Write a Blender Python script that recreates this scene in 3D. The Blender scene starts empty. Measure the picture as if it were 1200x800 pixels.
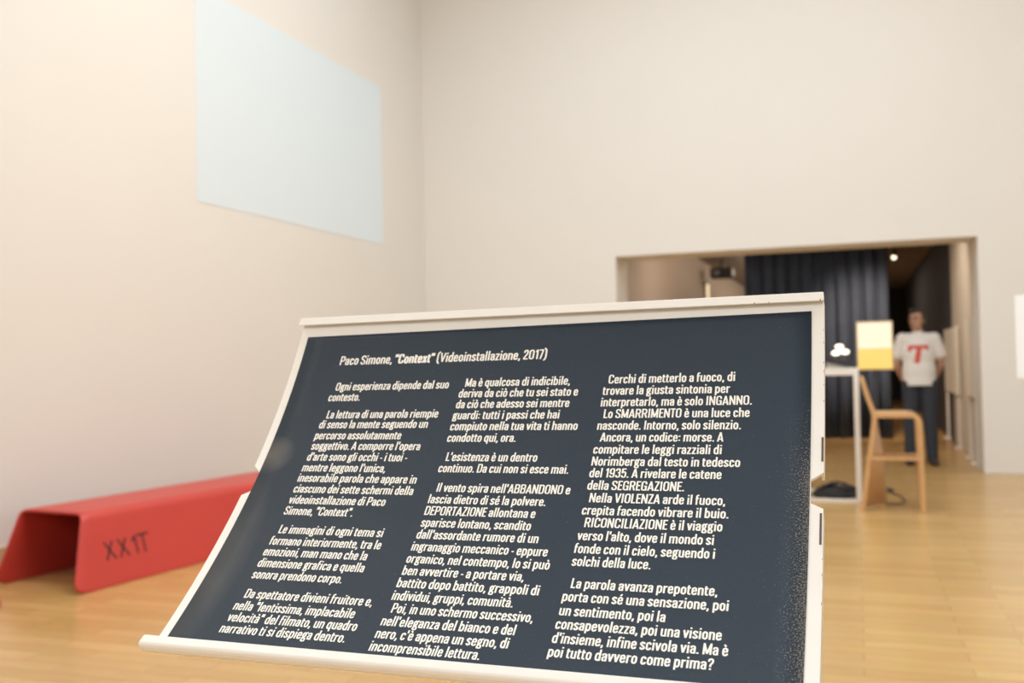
import bpy, bmesh, math, random
from mathutils import Vector, Matrix
from mathutils.bvhtree import BVHTree
random.seed(7)
SC = bpy.context.scene
COL = SC.collection
PI = math.pi

# ------------------------------------------------------------------ camera
CAM = Vector((0.0, 0.0, 1.2))
cd = bpy.data.cameras.new('camera'); cam = bpy.data.objects.new('camera', cd); COL.objects.link(cam)
r_ = Vector((0.9431523853, 0.3316901647, -0.0211000653))
u_ = Vector((0.0272304273, -0.0138449221, 0.9995333021))
f_ = Vector((-0.3312432368, 0.9432867818, 0.0220899362))
cam.matrix_world = Matrix(((r_.x, u_.x, -f_.x, CAM.x), (r_.y, u_.y, -f_.y, CAM.y), (r_.z, u_.z, -f_.z, CAM.z), (0, 0, 0, 1)))
cd.sensor_fit = 'HORIZONTAL'; cd.sensor_width = 36.0; cd.lens = 34.319
cd.clip_start = 0.05; cd.clip_end = 100
cd.dof.use_dof = True; cd.dof.focus_distance = 0.90; cd.dof.aperture_fstop = 6.6
SC.camera = cam

# ------------------------------------------------------------------ world, added lights, exposure
w = bpy.data.worlds.new('world'); SC.world = w; w.use_nodes = True
w.node_tree.nodes['Background'].inputs[0].default_value = (1.0, 0.93, 0.84, 1)
w.node_tree.nodes['Background'].inputs[1].default_value = 0.3
vs = SC.view_settings
vs.view_transform = 'Standard'; vs.look = 'None'; vs.gamma = 1.0; vs.exposure = 0.09
try: vs.use_curve_mapping = False
except Exception: pass

def area(name, loc, rot, sx, sy, power, col):
    l = bpy.data.lights.new(name, 'AREA'); l.shape = 'RECTANGLE'; l.size = sx; l.size_y = sy
    l.energy = power; l.color = col
    o = bpy.data.objects.new(name, l); COL.objects.link(o); o.location = loc; o.rotation_euler = rot
    return o
def spot(name, loc, target, power, col, angle=60, blend=0.6, size=0.1):
    l = bpy.data.lights.new(name, 'SPOT'); l.energy = power; l.color = col
    l.spot_size = math.radians(angle); l.spot_blend = blend; l.shadow_soft_size = size
    o = bpy.data.objects.new(name, l); COL.objects.link(o); o.location = loc
    o.rotation_euler = (Vector(target) - Vector(loc)).to_track_quat('-Z', 'Y').to_euler()
    return o
def point(name, loc, power, col, size=0.05):
    l = bpy.data.lights.new(name, 'POINT'); l.energy = power; l.color = col; l.shadow_soft_size = size
    o = bpy.data.objects.new(name, l); COL.objects.link(o); o.location = loc
    return o
WARM = (1.0, 0.70, 0.42); SOFT = (0.85, 0.96, 1.04); COOL = (0.88, 0.97, 1.02)
area('ceiling_fill', (-0.9, 5.8, 6.5), (0, 0, 0), 5.0, 6.0, 290, SOFT)  # unseen overhead area light added for general room brightness
area('sheet_sheen_fill', (-4.46, 0.9, 6.5), (0, 0, 0), 0.8, 2.0, 58, (1.0, 0.95, 0.90))  # added out of view to put a sheen on the sheet's lower left
area('floor_fill', (1.2, 2.6, 6.5), (0, 0, 0), 2.4, 2.4, 120, SOFT)  # unseen, added to brighten the foreground floor
area('stand_fill', (0.6, -3.4, 3.8), (math.radians(62), 0, 0), 3.0, 1.6, 88, SOFT)  # added behind the camera to lift the stand and its lettering
area('bench_fill', (-3.4, -3.7, 2.2), (math.radians(90), 0, 0), 1.6, 1.6, 45, (1.0, 0.93, 0.86))  # unseen, added to lighten the inside of the bench and wall base
area('side_fill', (6.4, 6.0, 2.6), (0, math.radians(90), 0), 3.6, 6.0, 62, COOL)  # added light from the right, where the wall has no window
spot('wall_warm_fill', (-1.8, 4.6, 6.2), (-4.9, 7.6, 0.3), 125, (1.0, 0.60, 0.30), 90, 0.9, 0.3)  # warm spot added to tint the left wall, without a fitting
# added lights for the dim room behind the doorway
area('back_room_fill', (-1.0, 13.0, 2.96), (0, 0, 0), 1.2, 1.2, 22, (1.0, 0.90, 0.80))  # unseen area light that raises the general level here
area('back_room_fill_far', (-0.5, 21.5, 2.96), (0, 0, 0), 2.0, 3.0, 30, (1.0, 0.86, 0.72))  # a second one, added to lift the far part
area('inner_wall_fill', (-1.65, 19.0, 2.9), (0, math.radians(53), 0), 0.3, 13.0, 40, (1.0, 0.82, 0.64))  # long strip light added to even out the brown inner wall
spot('inner_board_fill', (0.1, 12.4, 2.9), (1.25, 13.2, 1.5), 75, (1.0, 0.86, 0.70), 100, 0.9, 0.1)  # added spot, brightens the pale wall and boards
spot('curtain_fill', (0.35, 13.3, 2.9), (0.12, 15.0, 1.35), 330, (1.0, 0.74, 0.54), 62, 0.9, 0.1)  # added warm spot that brings out streaks on the curtain

# ------------------------------------------------------------------ materials
def mat(name, col, rough=0.6, metal=0.0, noise=0.0, nscale=20.0, bump=0.0, spec=0.5, emit=None, estr=0.0, coat=0.0):
    m = bpy.data.materials.new(name); m.use_nodes = True
    nt = m.node_tree; b = nt.nodes['Principled BSDF']
    b.inputs['Base Color'].default_value = (*col, 1); b.inputs['Roughness'].default_value = rough
    b.inputs['Metallic'].default_value = metal; b.inputs['Specular IOR Level'].default_value = spec
    b.inputs['Coat Weight'].default_value = coat
    if emit:
        b.inputs['Emission Color'].default_value = (*emit, 1); b.inputs['Emission Strength'].default_value = estr
    if noise or bump:
        tc = nt.nodes.new('ShaderNodeTexCoord'); n = nt.nodes.new('ShaderNodeTexNoise')
        n.inputs['Scale'].default_value = nscale; n.inputs['Detail'].default_value = 4
        nt.links.new(tc.outputs['Object'], n.inputs['Vector'])
        if noise:
            mx = nt.nodes.new('ShaderNodeMix'); mx.data_type = 'RGBA'
            mx.inputs[6].default_value = (*[max(0, c * (1 - noise)) for c in col], 1)
            mx.inputs[7].default_value = (*[min(1, c * (1 + noise)) for c in col], 1)
            nt.links.new(n.outputs['Fac'], mx.inputs[0]); nt.links.new(mx.outputs[2], b.inputs['Base Color'])
        if bump:
            bp = nt.nodes.new('ShaderNodeBump'); bp.inputs['Strength'].default_value = bump; bp.inputs['Distance'].default_value = 0.004
            nt.links.new(n.outputs['Fac'], bp.inputs['Height']); nt.links.new(bp.outputs['Normal'], b.inputs['Normal'])
    return m

def parquet():
    m = mat('parquet', (0.5, 0.3, 0.12), 0.3)
    nt = m.node_tree; b = nt.nodes['Principled BSDF']
    tc = nt.nodes.new('ShaderNodeTexCoord')
    br = nt.nodes.new('ShaderNodeTexBrick'); br.offset = 0.37
    br.inputs['Scale'].default_value = 1.0; br.inputs['Brick Width'].default_value = 0.62; br.inputs['Row Height'].default_value = 0.10
    br.inputs['Mortar Size'].default_value = 0.002; br.inputs['Bias'].default_value = 0.0
    br.inputs['Color1'].default_value = (0.52, 0.305, 0.105, 1); br.inputs['Color2'].default_value = (0.62, 0.385, 0.145, 1)
    br.inputs['Mortar'].default_value = (0.37, 0.21, 0.075, 1)
    nt.links.new(tc.outputs['Object'], br.inputs['Vector'])
    mp = nt.nodes.new('ShaderNodeMapping'); mp.inputs['Scale'].default_value = (3, 26, 1)
    n = nt.nodes.new('ShaderNodeTexNoise'); n.inputs['Scale'].default_value = 2.0; n.inputs['Detail'].default_value = 5
    nt.links.new(tc.outputs['Object'], mp.inputs[0]); nt.links.new(mp.outputs[0], n.inputs['Vector'])
    mx = nt.nodes.new('ShaderNodeMix'); mx.data_type = 'RGBA'; mx.blend_type = 'OVERLAY'; mx.inputs[0].default_value = 0.22
    nt.links.new(br.outputs['Color'], mx.inputs[6]); nt.links.new(n.outputs['Color'], mx.inputs[7])
    nt.links.new(mx.outputs[2], b.inputs['Base Color'])
    b.inputs['Roughness'].default_value = 0.27; b.inputs['Specular IOR Level'].default_value = 0.55
    return m

M = {}
M['wall'] = mat('wall_paint', (0.80, 0.765, 0.715), 0.85, noise=0.015, nscale=1.5, bump=0.03)
M['ceil'] = mat('ceiling_paint', (0.80, 0.77, 0.73), 0.9)
M['inner_pale'] = mat('inner_pale_lit', (0.62, 0.55, 0.46), 0.8)
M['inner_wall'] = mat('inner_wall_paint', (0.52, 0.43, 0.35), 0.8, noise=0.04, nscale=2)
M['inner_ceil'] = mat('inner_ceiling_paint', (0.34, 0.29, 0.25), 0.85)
M['dark_wall'] = mat('dark_wall_tone', (0.05, 0.055, 0.065), 0.75)
M['floor'] = parquet()
M['skirting'] = mat('skirting_wood', (0.58, 0.42, 0.25), 0.45, noise=0.1, nscale=8)
M['white_metal'] = mat('white_enamel', (0.86, 0.82, 0.765), 0.42, noise=0.03, nscale=30, bump=0.06)
M['steel'] = mat('grey_steel', (0.30, 0.30, 0.31), 0.35, metal=0.9)
M['red'] = mat('red_sheet', (0.54, 0.046, 0.033), 0.42, noise=0.08, nscale=4)
M['marker'] = mat('dark_marker', (0.045, 0.010, 0.012), 0.7)
M['ink_white'] = mat('white_print', (0.93, 0.89, 0.82), 0.6)
M['wood'] = mat('bent_birch', (0.62, 0.36, 0.16), 0.4, noise=0.12, nscale=12)
M['black'] = mat('black_plastic', (0.02, 0.02, 0.024), 0.45)
M['cable'] = mat('black_cable', (0.015, 0.015, 0.018), 0.5)
M['curtain'] = mat('navy_curtain', (0.046, 0.064, 0.100), 0.9, noise=0.25, nscale=6)
M['chip'] = mat('chipped_paint', (0.20, 0.13, 0.08), 0.8)
M['paper'] = mat('paper', (0.72, 0.68, 0.62), 0.7)
M['glow'] = mat('glowing_globe', (1, 0.9, 0.8), 0.5, emit=(1.0, 0.86, 0.66), estr=2.2)
M['box_cream'] = mat('lit_cream', (0.5, 0.45, 0.36), 0.5, emit=(1.0, 0.83, 0.58), estr=0.66)
M['box_yellow'] = mat('lit_yellow', (0.5, 0.38, 0.12), 0.5, emit=(1.0, 0.66, 0.16), estr=0.56)
M['wall_glow'] = mat('tube_glow', (1, 0.85, 0.6), 0.5, emit=(1.0, 0.78, 0.48), estr=0.9)
M['lens'] = mat('spot_lens', (1, 0.9, 0.7), 0.4, emit=(1.0, 0.84, 0.6), estr=3)
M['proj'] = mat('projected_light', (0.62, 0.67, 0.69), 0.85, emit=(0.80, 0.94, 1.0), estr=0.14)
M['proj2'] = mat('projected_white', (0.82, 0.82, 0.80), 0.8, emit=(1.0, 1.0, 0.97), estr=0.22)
M['panel_white'] = mat('white_board', (0.86, 0.80, 0.70), 0.6)
M['skin'] = mat('skin', (0.50, 0.28, 0.19), 0.5)
M['hair'] = mat('dark_hair', (0.035, 0.025, 0.02), 0.6, noise=0.3, nscale=60)
M['shirt'] = mat('white_cotton', (0.80, 0.76, 0.72), 0.85, bump=0.1, nscale=40)
M['trousers'] = mat('dark_trousers', (0.030, 0.036, 0.050), 0.8, noise=0.2, nscale=30)
M['shoe'] = mat('dark_shoe', (0.025, 0.024, 0.026), 0.5)
M['red_print'] = mat('red_print', (0.66, 0.10, 0.08), 0.7)
M['eye'] = mat('eye_dark', (0.03, 0.02, 0.02), 0.3)
M['lip'] = mat('lip', (0.42, 0.18, 0.15), 0.5)

def sheet_material():
    m = mat('navy_print', (0.030, 0.046, 0.064), 0.42, spec=0.35)
    nt = m.node_tree; b = nt.nodes['Principled BSDF']
    at = nt.nodes.new('ShaderNodeAttribute'); at.attribute_name = 'UVMap'   # u along the width, v down the sheet
    sp = nt.nodes.new('ShaderNodeSeparateXYZ'); nt.links.new(at.outputs['Vector'], sp.inputs[0])
    # worn toner: pale specks concentrated along the right hand edge
    n = nt.nodes.new('ShaderNodeTexNoise'); n.inputs['Scale'].default_value = 420; n.inputs['Detail'].default_value = 2
    nt.links.new(at.outputs['Vector'], n.inputs['Vector'])
    n2 = nt.nodes.new('ShaderNodeTexNoise'); n2.inputs['Scale'].default_value = 14; n2.inputs['Detail'].default_value = 3
    nt.links.new(at.outputs['Vector'], n2.inputs['Vector'])
    mr = nt.nodes.new('ShaderNodeMapRange'); mr.inputs[1].default_value = 0.93; mr.inputs[2].default_value = 1.0
    nt.links.new(sp.outputs[0], mr.inputs[0])
    mv = nt.nodes.new('ShaderNodeMapRange'); mv.inputs[1].default_value = 0.12; mv.inputs[2].default_value = 0.30
    nt.links.new(sp.outputs[1], mv.inputs[0])
    def mth(op, a, c):
        q = nt.nodes.new('ShaderNodeMath'); q.operation = op.rstrip('_'); q.use_clamp = op not in ('ADD', 'SUBTRACT_', 'ABSOLUTE')
        for i, v in enumerate((a, c)):
            if isinstance(v, (int, float)): q.inputs[i].default_value = v
            else: nt.links.new(v, q.inputs[i])
        return q.outputs[0]
    edge = mth('MULTIPLY', mth('MULTIPLY', mr.outputs[0], mr.outputs[0]), mv.outputs[0])
    thr = mth('ADD', mth('MULTIPLY', edge, 0.20), mth('MULTIPLY', mth('MULTIPLY', edge, n2.outputs['Fac']), 0.10))
    spk = nt.nodes.new('ShaderNodeMapRange'); spk.inputs[1].default_value = 0.70; spk.inputs[2].default_value = 0.78
    nt.links.new(mth('ADD', n.outputs['Fac'], thr), spk.inputs[0])
    mx = nt.nodes.new('ShaderNodeMix'); mx.data_type = 'RGBA'
    mx.inputs[6].default_value = (0.019, 0.033, 0.052, 1); mx.inputs[7].default_value = (0.33, 0.29, 0.24, 1)
    # a pale rubbed patch by the notch and faint scuffing down the other edge
    def blob(cu, cv, ru, rv):
        du = mth('MULTIPLY', mth('ABSOLUTE', mth('SUBTRACT_', sp.outputs[0], cu), 0), 1.0/ru); dv_ = mth('MULTIPLY', mth('ABSOLUTE', mth('SUBTRACT_', sp.outputs[1], cv), 0), 1.0/rv)
        d2 = mth('ADD', mth('POWER', du, 2.0), mth('POWER', dv_, 2.0))
        return mth('SUBTRACT', 1.0, d2)
    scuff = mth('MULTIPLY', mth('ADD', blob(0.012, 0.275, 0.05, 0.045), mth('MULTIPLY', blob(0.0, 0.52, 0.07, 0.22), 0.45)), n2.outputs['Fac'])
    nt.links.new(mth('MAXIMUM', mth('MULTIPLY', spk.outputs[0], 0.75), mth('MULTIPLY', scuff, 0.62)), mx.inputs[0]); nt.links.new(mx.outputs[2], b.inputs['Base Color'])
    # uneven gloss where hands have rubbed it
    rr = nt.nodes.new('ShaderNodeMapRange'); rr.inputs[3].default_value = 0.48; rr.inputs[4].default_value = 0.58
    nt.links.new(n2.outputs['Fac'], rr.inputs[0]); nt.links.new(rr.outputs[0], b.inputs['Roughness'])
    return m
M['sheet'] = sheet_material()

# ------------------------------------------------------------------ mesh helpers
def link(o, parent=None):
    COL.objects.link(o)
    if parent is not None: o.parent = parent
    return o
def mesh_obj(name, verts, faces, m, parent=None, smooth=False, loc=None, rotz=0.0):
    me = bpy.data.meshes.new(name); me.from_pydata([tuple(v) for v in verts], [], faces); me.update()
    if m is not None: me.materials.append(m)
    if smooth:
        for p in me.polygons: p.use_smooth = True
    o = bpy.data.objects.new(name, me)
    if loc is not None: o.location = loc
    o.rotation_euler = (0, 0, rotz)
    return link(o, parent)
def empty(name, loc, rotz=0.0):
    o = bpy.data.objects.new(name, None); o.empty_display_size = 0.1; o.location = loc; o.rotation_euler = (0, 0, rotz)
    return link(o)
def tag(o, label, cat=None, group=None):
    o['label'] = label
    if cat: o['category'] = cat
    if group: o['group'] = group
    return o
def structure(o):
    o['kind'] = 'structure'; return o

class MB:
    def __init__(s): s.v = []; s.f = []
    def add(s, v, f):
        b = len(s.v); s.v += [Vector(p) for p in v]; s.f += [tuple(i + b for i in q) for q in f]
    def box(s, x0, x1, y0, y1, z0, z1):
        s.add([(x0,y0,z0),(x1,y0,z0),(x1,y1,z0),(x0,y1,z0),(x0,y0,z1),(x1,y0,z1),(x1,y1,z1),(x0,y1,z1)],
              [(0,3,2,1),(4,5,6,7),(0,1,5,4),(1,2,6,5),(2,3,7,6),(3,0,4,7)])
    def sweep(s, pts, prof, up=(0, 0, 1), closed=False):
        """sweep a 2D profile (list of (a, b)) along pts; a runs sideways, b along up"""
        n = len(pts); k = len(prof); V = []; F = []
        P = [Vector(p) for p in pts]
        for i in range(n):
            if closed: t = P[(i+1) % n] - P[i-1]
            else: t = P[min(i+1, n-1)] - P[max(i-1, 0)]
            t.normalize(); u = Vector(up)
            side = t.cross(u)
            if side.length < 1e-4: side = t.cross(Vector((0, 1, 0)))
            side.normalize(); uu = side.cross(t)
            for a, b in prof: V.append(P[i] + side * a + uu * b)
        for i in range(n if closed else n - 1):
            j = (i + 1) % n
            for q in range(k):
                r = (q + 1) % k
                F.append((i*k+q, i*k+r, j*k+r, j*k+q))
        if not closed:
            F.append(tuple(reversed(range(k)))); F.append(tuple((n-1)*k + q for q in range(k)))
        s.add(V, F)
    def tube(s, pts, r, n=10, up=(0, 0, 1), closed=False):
        s.sweep(pts, [(r*math.cos(2*PI*q/n), r*math.sin(2*PI*q/n)) for q in range(n)], up, closed)
    def lathe(s, prof, c=(0, 0, 0), n=24, axis=None):
        V = []; F = []; k = len(prof)
        for i in range(n):
            a = 2*PI*i/n
            for r, z in prof: V.append(Vector((r*math.cos(a), r*math.sin(a), z)))
        for i in range(n):
            j = (i+1) % n
            for q in range(k-1): F.append((i*k+q, j*k+q, j*k+q+1, i*k+q+1))
        F.append(tuple(i*k for i in reversed(range(n)))); F.append(tuple(i*k+k-1 for i in range(n)))
        if axis is not None:
            rot = Vector((0, 0, 1)).rotation_difference(Vector(axis).normalized()).to_matrix()
            V = [rot @ v for v in V]
        s.add([v + Vector(c) for v in V], F)
    def build(s, name, m, parent=None, bevel=0.0, smooth=False, seg=2, loc=None, rotz=0.0):
        o = mesh_obj(name, s.v, s.f, m, parent, smooth, loc, rotz)
        bm = bmesh.new(); bm.from_mesh(o.data); bmesh.ops.recalc_face_normals(bm, faces=bm.faces); bm.to_mesh(o.data); bm.free()
        if bevel:
            b = o.modifiers.new('bevel', 'BEVEL'); b.width = bevel; b.segments = seg; b.limit_method = 'ANGLE'
            b.angle_limit = math.radians(40)
        return o
def rounded(pts, rad, n=6):
    """round the corners of a 3D polyline"""
    P = [Vector(p) for p in pts]; out = [P[0]]
    for i in range(1, len(P)-1):
        a = (P[i-1]-P[i]); b = (P[i+1]-P[i]); r = min(rad, a.length*0.49, b.length*0.49)
        a.normalize(); b.normalize(); p0 = P[i]+a*r; p1 = P[i]+b*r
        for q in range(n+1):
            t = q/n; out.append(p0*(1-t)**2 + P[i]*2*t*(1-t) + p1*t*t)
    out.append(P[-1]); return out

# ------------------------------------------------------------------ the setting
XL, XR, YF, YB, ZC = -4.895, 6.6, -4.0, 10.814, 6.6
DX0, DX1, DZ, YI = -2.532, 1.19, 2.38, 11.40
def slab(name, m, *boxes):
    b = MB()
    for q in boxes: b.box(*q)
    return structure(b.build(name, m))
slab('floor', M['floor'], (XL-0.3, XR+0.3, YF-0.3, 29.0, -0.15, 0.0))
slab('ceiling', M['ceil'], (XL-0.3, XR+0.3, YF-0.3, YI, ZC, ZC+0.15))
slab('wall_left', M['wall'], (XL-0.25, XL, YF-0.3, YI, 0.0, ZC))
slab('wall_right', M['wall'], (XR, XR+0.25, YF-0.3, YI, 0.0, ZC))
slab('wall_front', M['wall'], (XL, XR, YF-0.3, YF, 0.0, ZC))
slab('wall_back', M['wall'], (XL, DX0, YB, YI, 0.0, ZC), (DX1, XR, YB, YI, 0.0, ZC), (DX0, DX1, YB, YI, DZ, ZC))
slab('baseboard_left', M['skirting'], (XL, XL+0.018, YF, YB, 0.0, 0.155))
# the dim room beyond the opening
IX0, IX1, IZ, IY = -2.60, 1.25, 3.0, 28.6
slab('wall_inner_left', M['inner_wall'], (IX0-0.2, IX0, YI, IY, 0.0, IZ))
slab('wall_inner_right', M['inner_pale'], (IX1, IX1+0.2, YI, 14.5, 0.0, IZ))  # paler tone paints in the light near the doorway
slab('wall_inner_right_far', M['dark_wall'], (IX1, IX1+0.2, 14.5, IY, 0.0, IZ))  # same wall further along, its dimness put into a dark tone
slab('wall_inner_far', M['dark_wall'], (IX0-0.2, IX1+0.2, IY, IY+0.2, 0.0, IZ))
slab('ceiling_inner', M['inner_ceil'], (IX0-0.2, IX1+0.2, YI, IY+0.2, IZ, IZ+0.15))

# ------------------------------------------------------------------ condensed lettering, drawn as strokes
XH, CAP, ASC, DSC = 578, 810, 832, -185
VT, HT = 118, 96          # thickness of upright and of level strokes
def _arc(pts, closed=False):
    """pts: (x, y, radius); returns a polyline with rounded corners"""
    n = len(pts); out = []
    for i in range(n):
        x, y, r = pts[i]
        if r <= 0 or (not closed and i in (0, n-1)): out.append((x, y)); continue
        ax, ay, _ = pts[i-1]; bx, by, _ = pts[(i+1) % n]
        la = math.hypot(ax-x, ay-y); lb = math.hypot(bx-x, by-y)
        ra = min(r, la*0.5); rb = min(r, lb*0.5)
        p0 = (x+(ax-x)/la*ra, y+(ay-y)/la*ra); p1 = (x+(bx-x)/lb*rb, y+(by-y)/lb*rb)
        k = 4
        for q in range(k+1):
            t = q/k; c = 0.0
            # a fuller curve than a plain quadratic, close to a superellipse
            w0, w1, w2 = (1-t)**2, 2.0*t*(1-t)*1.0, t*t
            out.append(((w0*p0[0]+w1*x+w2*p1[0]), (w0*p0[1]+w1*y+w2*p1[1])))
    return out
def _ribbon(poly, closed, vt, ht):
    n = len(poly); V = []; F = []
    for i in range(n):
        if closed: a = poly[i-1]; b = poly[(i+1) % n]
        else: a = poly[max(i-1, 0)]; b = poly[min(i+1, n-1)]
        tx, ty = b[0]-a[0], b[1]-a[1]; l = math.hypot(tx, ty) or 1.0
        nx, ny = -ty/l, tx/l
        # miter for sharp bends
        if 0 < i < n-1 or closed:
            p = poly[i]; ux, uy = p[0]-a[0], p[1]-a[1]; ll = math.hypot(ux, uy) or 1.0
            c = abs((-uy/ll)*nx + (ux/ll)*ny); c = max(c, 0.6)
        else: c = 1.0
        hw = math.sqrt((vt/2*nx)**2 + (ht/2*ny)**2)/c
        V.append((poly[i][0]+nx*hw, poly[i][1]+ny*hw)); V.append((poly[i][0]-nx*hw, poly[i][1]-ny*hw))
    for i in range(n if closed else n-1):
        j = (i+1) % n; F.append((2*i, 2*i+1, 2*j+1, 2*j))
    return V, F
v2, h2 = VT/2, HT/2
def bowl(x0, x1, y0, y1, r=None):
    r = r or (x1-x0)*0.62
    return ('C', [(x0, y0, r), (x1, y0, r), (x1, y1, r), (x0, y1, r)])
def S(*p): return ('O', list(p))
def glyphs():
    G = {}
    L = 42 + v2           # centre of a left stem
    top = XH-h2; bot = h2
    def R(w): return w-42-v2
    def put(ch, w, *st): G[ch] = (w, list(st))
    w = 432; x0, x1 = 34+v2, w-34-v2
    put('o', w, bowl(x0, x1, bot, top))
    put('c', 408, S((374-v2, 190, 0), (374-v2, bot, 130), (x0, bot, 130), (x0, top, 130), (374-v2, top, 130), (374-v2, 390, 0)))
    put('e', 420, S((386-v2, 180, 0), (386-v2, bot, 130), (x0, bot, 130), (x0, top, 130), (386-v2, top, 130), (386-v2, 300, 0)),
        S((x0, 305, 0), (386-2, 305, 0)))
    w = 448
    put('n', w, S((L, 0, 0), (L, XH, 0)), S((L, 400, 0), (L+10, top-6, 110), (R(w), top, 110), (R(w), 0, 0)))
    put('h', w, S((L, 0, 0), (L, ASC, 0)), S((L, 400, 0), (L+10, top-6, 110), (R(w), top, 110), (R(w), 0, 0)))
    put('u', w, S((L, XH, 0), (L, bot, 110), (R(w)-10, bot+6, 110), (R(w), 178, 0)), S((R(w), 0, 0), (R(w), XH, 0)))
    w = 684; mid = w/2
    put('m', w, S((L, 0, 0), (L, XH, 0)), S((L, 400, 0), (L+10, top-6, 100), (mid, top, 100), (mid, 0, 0)),
        S((mid, 400, 0), (mid+10, top-6, 100), (R(w), top, 100), (R(w), 0, 0)))
    w = 446
    put('d', w, bowl(x0, R(w), bot, top), S((R(w), 0, 0), (R(w), ASC, 0)))
    put('b', w, bowl(L, w-34-v2, bot, top), S((L, 0, 0), (L, ASC, 0)))
    put('p', w, bowl(L, w-34-v2, bot, top), S((L, DSC, 0), (L, XH, 0)))
    put('q', w, bowl(x0, R(w), bot, top), S((R(w), DSC, 0), (R(w), XH, 0)))
    w = 418
    put('a', w, S((x0, 400, 0), (x0, top, 110), (R(w), top, 110), (R(w), 0, 0)),
        S((R(w), 345, 0), (x0, 300, 110), (x0, bot, 100), (R(w)-20, bot, 90), (R(w), 170, 0)))
    w = 430
    put('g', w, bowl(x0+6, 350-v2, 205, top), S((300, top-10, 0), (w-8, XH+16, 0)),
        S((x0+46, 222, 0), (x0+2, 120, 40), (w-34-v2, 92, 80), (w-34-v2, DSC+h2, 80), (x0-4, DSC+h2, 80), (x0-4, 26, 70), (x0+70, 100, 0)))
    put('i', 216, S((108, 0, 0), (108, XH, 0)), S((108, 690, 0), (108, 802, 0)))
    put('l', 220, S((110, 0, 0), (110, ASC, 0)))
    w = 292
    put('t', w, S((112, 710, 0), (112, bot, 110), (w-14, bot, 0)), S((16, top, 0), (w-20, top, 0)))
    put('f', 282, S((108, 0, 0), (108, ASC-h2, 120), (270, ASC-h2, 0)), S((16, top, 0), (258, top, 0)))
    put('r', 326, S((L, 0, 0), (L, XH, 0)), S((L, 380, 0), (L+20, top-30, 90), (318, top-4, 0)))
    w = 394
    put('s', w, S((w-32-v2, 410, 0), (w-32-v2, top, 110), (32+v2, top, 110), (32+v2, 345, 110), (w-30-v2, 235, 120), (w-30-v2, bot, 110), (30+v2, bot, 110), (30+v2, 172, 0)))
    put('v', 392, S((58, XH, 0), (196, 20, 0)), S((334, XH, 0), (196, 20, 0)))
    put('z', 362, S((30, top, 0), (330, top, 0)), S((280, top-8, 0), (78, bot+8, 0)), S((28, bot, 0), (336, bot, 0)))
    put('x', 398, S((66, XH, 0), (332, 0, 0)), S((332, XH, 0), (66, 0, 0)))
    # capitals
    ct = CAP-h2
    w = 506
    put('A', w, S((66, 0, 0), (253, CAP-12, 0)), S((440, 0, 0), (253, CAP-12, 0)), S((120, 210, 0), (386, 210, 0)))
    w = 504; xr = w-38-v2
    put('B', w, S((L, 0, 0), (L, CAP, 0)), S((L, ct, 0), (xr-10, ct, 120), (xr-10, 430, 120), (L, 430, 0)), S((L, 430, 0), (xr, 430, 120), (xr, bot, 120), (L, bot, 0)))
    x0c = 38+v2
    put('C', 496, S((458-v2, 270, 0), (458-v2, bot, 140), (x0c, bot, 140), (x0c, ct, 140), (458-v2, ct, 140), (458-v2, 540, 0)))
    put('D', 506, S((L, 0, 0), (L, CAP, 0)), S((L, ct, 0), (xr, ct, 160), (xr, bot, 160), (L, bot, 0)))
    put('E', 392, S((L, 0, 0), (L, CAP, 0)), S((L, ct, 0), (372, ct, 0)), S((L, 425, 0), (342, 425, 0)), S((L, bot, 0), (372, bot, 0)))
    put('G', 504, S((460-v2, 545, 0), (460-v2, ct, 140), (x0c, ct, 140), (x0c, bot, 140), (430-v2, bot, 120), (460-v2, 200, 0)), S((460-v2, 0, 0), (460-v2, 400, 0)), S((262, 370, 0), (460, 370, 0)))
    put('I', 244, S((122, 0, 0), (122, CAP, 0)))
    put('L', 378, S((L, 0, 0), (L, CAP, 0)), S((L, bot, 0), (364, bot, 0)))
    w = 636
    put('M', w, S((L, 0, 0), (L, CAP, 0)), S((R(w), 0, 0), (R(w), CAP, 0)), S((L-6, CAP-10, 0), (w/2, 60, 0)), S((R(w)+6, CAP-10, 0), (w/2, 60, 0)))
    w = 536
    put('N', w, S((L, 0, 0), (L, CAP, 0)), S((R(w), 0, 0), (R(w), CAP, 0)), S((L, CAP-20, 0), (R(w), 20, 0)))
    put('O', 506, bowl(x0c, 506-38-v2, bot, ct, 150))
    put('P', 476, S((L, 0, 0), (L, CAP, 0)), S((L, ct, 0), (476-26-v2, ct, 140), (476-26-v2, 365, 140), (L, 365, 0)))
    put('R', 506, S((L, 0, 0), (L, CAP, 0)), S((L, ct, 0), (496-36-v2, ct, 140), (496-36-v2, 390, 140), (L, 390, 0)), S((290, 390, 0), (430, 0, 0)))
    w = 474
    put('S', w, S((w-34-v2, 575, 0), (w-34-v2, ct, 140), (34+v2, ct, 140), (34+v2, 480, 130), (w-30-v2, 330, 150), (w-30-v2, bot, 140), (30+v2, bot, 140), (30+v2, 245, 0)))
    put('T', 400, S((200, 0, 0), (200, CAP, 0)), S((14, ct, 0), (386, ct, 0)))
    put('V', 488, S((62, CAP, 0), (244, 24, 0)), S((426, CAP, 0), (244, 24, 0)))
    put('Z', 408, S((30, ct, 0), (382, ct, 0)), S((330, ct-8, 0), (84, bot+8, 0)), S((26, bot, 0), (386, bot, 0)))
    # figures and signs
    put('0', 480, bowl(38+v2, 442-v2, bot, ct, 140))
    put('1', 330, S((214, 0, 0), (214, CAP, 0)), S((60, 640, 0), (130, 672, 40), (190, 770, 0)))
    put('2', 436, S((36+v2, 560, 0), (36+v2, ct, 130), (402-v2, ct, 130), (402-v2, 520, 120), (78, 90, 0)), S((30, bot, 0), (408, bot, 0)))
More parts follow.
